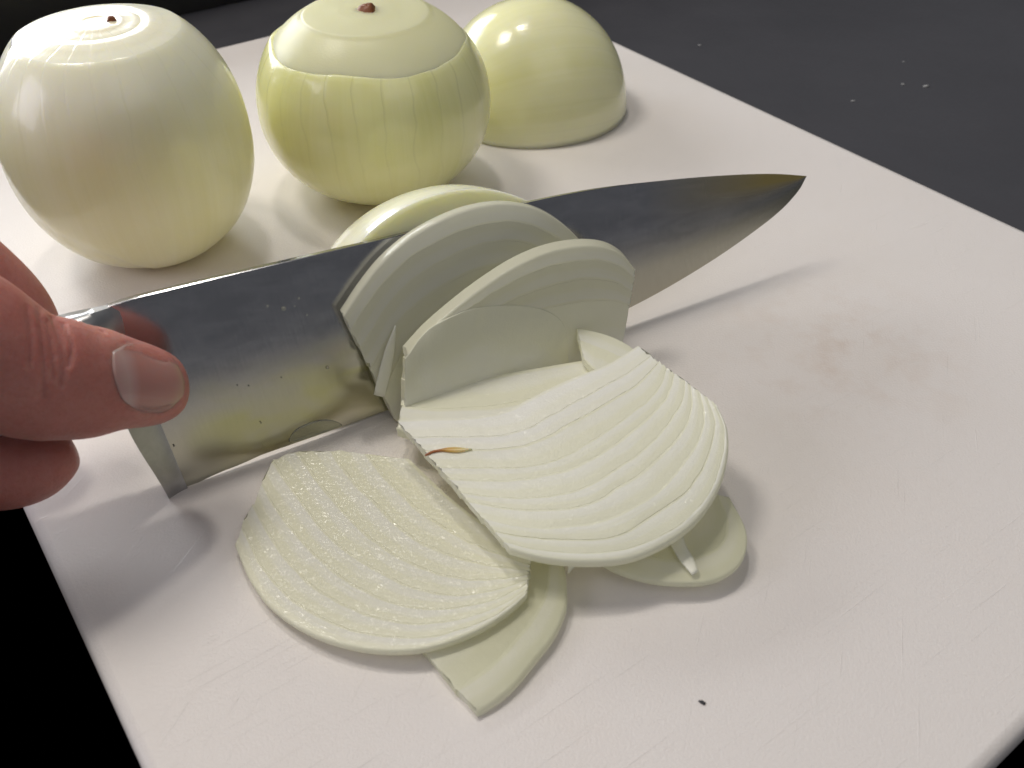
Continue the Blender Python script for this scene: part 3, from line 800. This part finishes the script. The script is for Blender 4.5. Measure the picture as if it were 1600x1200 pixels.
tubes = [
    # thumb (over the bolster, towards the lens)
    tube([(291, 607, .0120, 8, .0012), (287, 607, .0121, 24, .0040), (277, 607, .0124, 42, .0066), (258, 606, .0130, 56, .0082), (232, 604, .0138, 65, .0090), (196, 600, .0146, 74, .0098), (160, 598, .0154, 87, .0104),
          (120, 597, .0164, 94, .0112), (85, 592, .0172, 100, .0120), (50, 590, .0176, 100, .0124), (0, 566, .0178, 108, .0126), (-70, 530, .0165, 122, .0140), (-170, 500, .010, 140, .0165), (-300, 500, .000, 170, .019)]),
    # index finger on the far side of the handle
    tube([(50, 575, -.0165, 10, .002), (48, 560, -.0168, 34, .0055), (40, 530, -.0175, 54, .0080), (20, 493, -.0180, 62, .0088), (-20, 450, -.0190, 66, .0092), (-90, 400, -.0200, 72, .0098), (-190, 370, -.019, 84, .011), (-300, 420, -.012, 110, .014)]),
    # middle finger wrapping beneath the handle
    tube([(117, 696, .0030, 6, .0012), (112, 698, .0030, 22, .0045), (100, 705, .0028, 38, .0068), (80, 714, .0025, 50, .0080), (50, 726, .0020, 60, .0088), (5, 734, .0010, 65, .0094), (-60, 722, -.0030, 72, .0100), (-140, 660, -.0100, 84, .011), (-260, 560, -.013, 110, .014)]),
    # ring and little fingers, further back along the handle
    tube([(-60, 770, .0060, 6, .001), (-66, 770, .0060, 40, .006), (-95, 765, .0050, 66, .0088), (-140, 745, .0010, 74, .0095), (-200, 690, -.008, 84, .0105), (-300, 580, -.012, 110, .014)]),
    tube([(-190, 790, .0050, 6, .001), (-196, 790, .0050, 40, .0055), (-220, 780, .0040, 62, .0078), (-260, 750, .000, 70, .0085), (-310, 690, -.008, 80, .0095), (-370, 580, -.010, 110, .013)]),
    # palm, wrist and forearm, off to the left
    tube([(-190, 470, .000, 150, .010), (-260, 490, -.002, 200, .016), (-340, 540, -.003, 210, .0185), (-420, 610, .000, 180, .0190), (-500, 700, .004, 160, .0195), (-590, 820, .010, 165, .021), (-700, 980, .016, 190, .025), (-820, 1160, .020, 215, .029)]),
]
V, Fc = [], []
for v_, f_ in tubes:
    o_ = len(V); V += list(v_); Fc += [tuple(i + o_ for i in f) for f in f_]
raw = link_mesh('hand_raw', V, Fc, m_skin)
md = raw.modifiers.new('r', 'REMESH'); md.mode = 'VOXEL'; md.voxel_size = .0007
ms = raw.modifiers.new('s', 'SMOOTH'); ms.factor = .5; ms.iterations = 10
dg = bpy.context.evaluated_depsgraph_get()
hm = bpy.data.meshes.new_from_object(raw.evaluated_get(dg))
bpy.data.objects.remove(raw)
hm.name = 'hand'
co = np.zeros(len(hm.vertices) * 3); hm.vertices.foreach_get('co', co); co = co.reshape(-1, 3)
no = np.zeros_like(co.ravel()); hm.vertices.foreach_get('normal', no); no = no.reshape(-1, 3)
bvh = BVHTree.FromPolygons([Vector(v) for v in co], [tuple(p.vertices) for p in hm.polygons])
def hit(px, py):
    d = Vector(unit(ray(px, py))); r = bvh.ray_cast(Vector(CAMPOS), d)
    return (np.array(r[0]), np.array(r[1])) if r[0] is not None else None
def crease(pts, depth, sig):
    global co
    path = [hit(*q) for q in resample(pts, 40)]; path = np.array([p[0] for p in path if p is not None])
    if not len(path): return
    lo, hi = path.min(0) - 4*sig, path.max(0) + 4*sig
    ids = np.where(((co > lo) & (co < hi)).all(1))[0]
    d = np.sqrt(((co[ids][:, None] - path[None]) ** 2).sum(2)).min(1)
    co[ids] -= no[ids] * (depth * np.exp(-(d / sig) ** 2))[:, None]
# knuckle creases of the thumb
crease([(62, 482), (66, 530), (70, 580), (68, 620)], .0004, .0006)
crease([(82, 496), (96, 530), (100, 565), (96, 600)], .0005, .0008)
crease([(98, 505), (112, 540), (108, 570)], .0006, .0005)
crease([(42, 480), (48, 520), (46, 570)], .0004, .0005)
crease([(74, 500), (80, 540), (84, 590)], .0004, .0004)
crease([(158, 516), (163, 519)], .0005, .0004)
# nail fold: a groove round the plate, then the plate sunk in it
nail_top = [(175, 546), (196, 536), (222, 533), (246, 539), (267, 553), (281, 572)]
nail_bot = [(200, 632), (214, 640), (232, 645), (250, 645), (266, 639), (280, 626)]
crease([(176, 549), (178, 575), (184, 600), (192, 622), (200, 632)], .0001, .0007)
crease(nail_top, .00015, .0007); crease(nail_bot, .00045, .0007)
hm.vertices.foreach_set('co', co.ravel()); hm.update()
hm.materials.clear(); hm.materials.append(m_skin)
hm.polygons.foreach_set('use_smooth', [True] * len(hm.polygons))
HAND = bpy.data.objects.new('hand', hm); COL.objects.link(HAND)
tag(HAND, 'bare hand gripping the knife handle with thumb pressed on the bolster', 'hand')
bvh = BVHTree.FromPolygons([Vector(v) for v in co], [tuple(p.vertices) for p in hm.polygons])
NT, NBt = resample(nail_top, 22), resample(nail_bot, 22)
left = resample([(176, 549), (176, 575), (182, 602), (190, 622), (200, 632)], 16); right = resample([(280, 574), (287, 590), (289, 603), (287, 615), (280, 626)], 16)
verts, uv = [], []
for i in range(22):
    s_ = i / 21
    for j in range(16):
        t_ = j / 15
        q = (1 - t_) * NT[i] + t_ * NBt[i] + (1 - s_) * left[j] + s_ * right[j] - ((1-s_)*(1-t_)*NT[0] + s_*(1-t_)*NT[-1] + (1-s_)*t_*NBt[0] + s_*t_*NBt[-1])
        h_ = hit(*q)
        p_ = (h_[0], h_[1]) if h_ is not None else (verts[-1], KN)
        e_ = min(1, min(j, 15 - j) / 3.5) * min(1, (i + .5) / 5.0)
        verts.append(p_[0] + unit(CAMPOS - p_[0]) * (.00012 + .00016 * math.sqrt(max(0, e_)))); uv.append((s_, t_))
VV = np.array(verts).reshape(22, 16, 3)
for _ in range(3):
    VV[1:-1, 1:-1] = (VV[1:-1, 1:-1] * 2 + VV[:-2, 1:-1] + VV[2:, 1:-1] + VV[1:-1, :-2] + VV[1:-1, 2:]) / 6
top_ = VV.reshape(-1, 3); bot_ = top_ - np.array([unit(CAMPOS - p) for p in top_]) * .0005
faces = grid_faces(22, 16) + grid_faces(22, 16, off=352)
loop = list(range(16)) + [i*16 + 15 for i in range(1, 22)] + [21*16 + j for j in range(14, -1, -1)] + [i*16 for i in range(20, 0, -1)]
faces += [(loop[i], loop[(i+1) % len(loop)], 352 + loop[(i+1) % len(loop)], 352 + loop[i]) for i in range(len(loop))]
nl = link_mesh('thumbnail', list(top_) + list(bot_), faces, m_nail, parent=HAND, uv=uv * 2)

# ------------------------------------------------------------------ crumbs and specks
def crumb(label, px, py, z, r, mat, group, stretch=1.0, a=0.0):
    c_ = at(px, py, z); verts = []
    for i in range(6):
        t = -.5 + 2.07 * i / 5
        for j in range(10):
            b_ = 2*math.pi*j/10; k = r * (1 + .3 * random.uniform(-1, 1))
            x, y = k * math.cos(t) * math.cos(b_) * stretch, k * math.cos(t) * math.sin(b_)
            verts.append((c_[0] + x*math.cos(a) - y*math.sin(a), c_[1] + x*math.sin(a) + y*math.cos(a), max(z + .0001, z + r * .25 + r * .35 * math.sin(t))))
    o = link_mesh('crumb', verts, grid_faces(6, 10, True) + [tuple(range(10)), tuple(range(50, 60))], mat)
    return tag(o, label, 'crumb', group)
crumb('dark speck on the white board in front of the slices', 1097, 1098, 0, .0005, m_speck, 'specks on the board', 1.5, -.6)
crumb('small pale crumb on the dark counter just beyond the board edge', 1093, 71, -BOARD_T, .0008, m_crumb, 'pale crumbs on the dark counter')
crumb('pale crumb standing alone above the smear on the dark counter', 1412, 97, -BOARD_T, .0006, m_crumb, 'pale crumbs on the dark counter')
crumb('largest pale crumb smeared on the dark counter', 1447, 135, -BOARD_T, .0010, m_crumb, 'pale crumbs on the dark counter', 1.8, .4)
crumb('pale crumb right beside the largest crumb on the dark counter', 1411, 132, -BOARD_T, .0007, m_crumb, 'pale crumbs on the dark counter', 1.5, -.5)
crumb('faint crumb nearest the board edge on the dark counter', 1333, 158, -BOARD_T, .0006, m_crumb, 'pale crumbs on the dark counter', 2.0, .3)
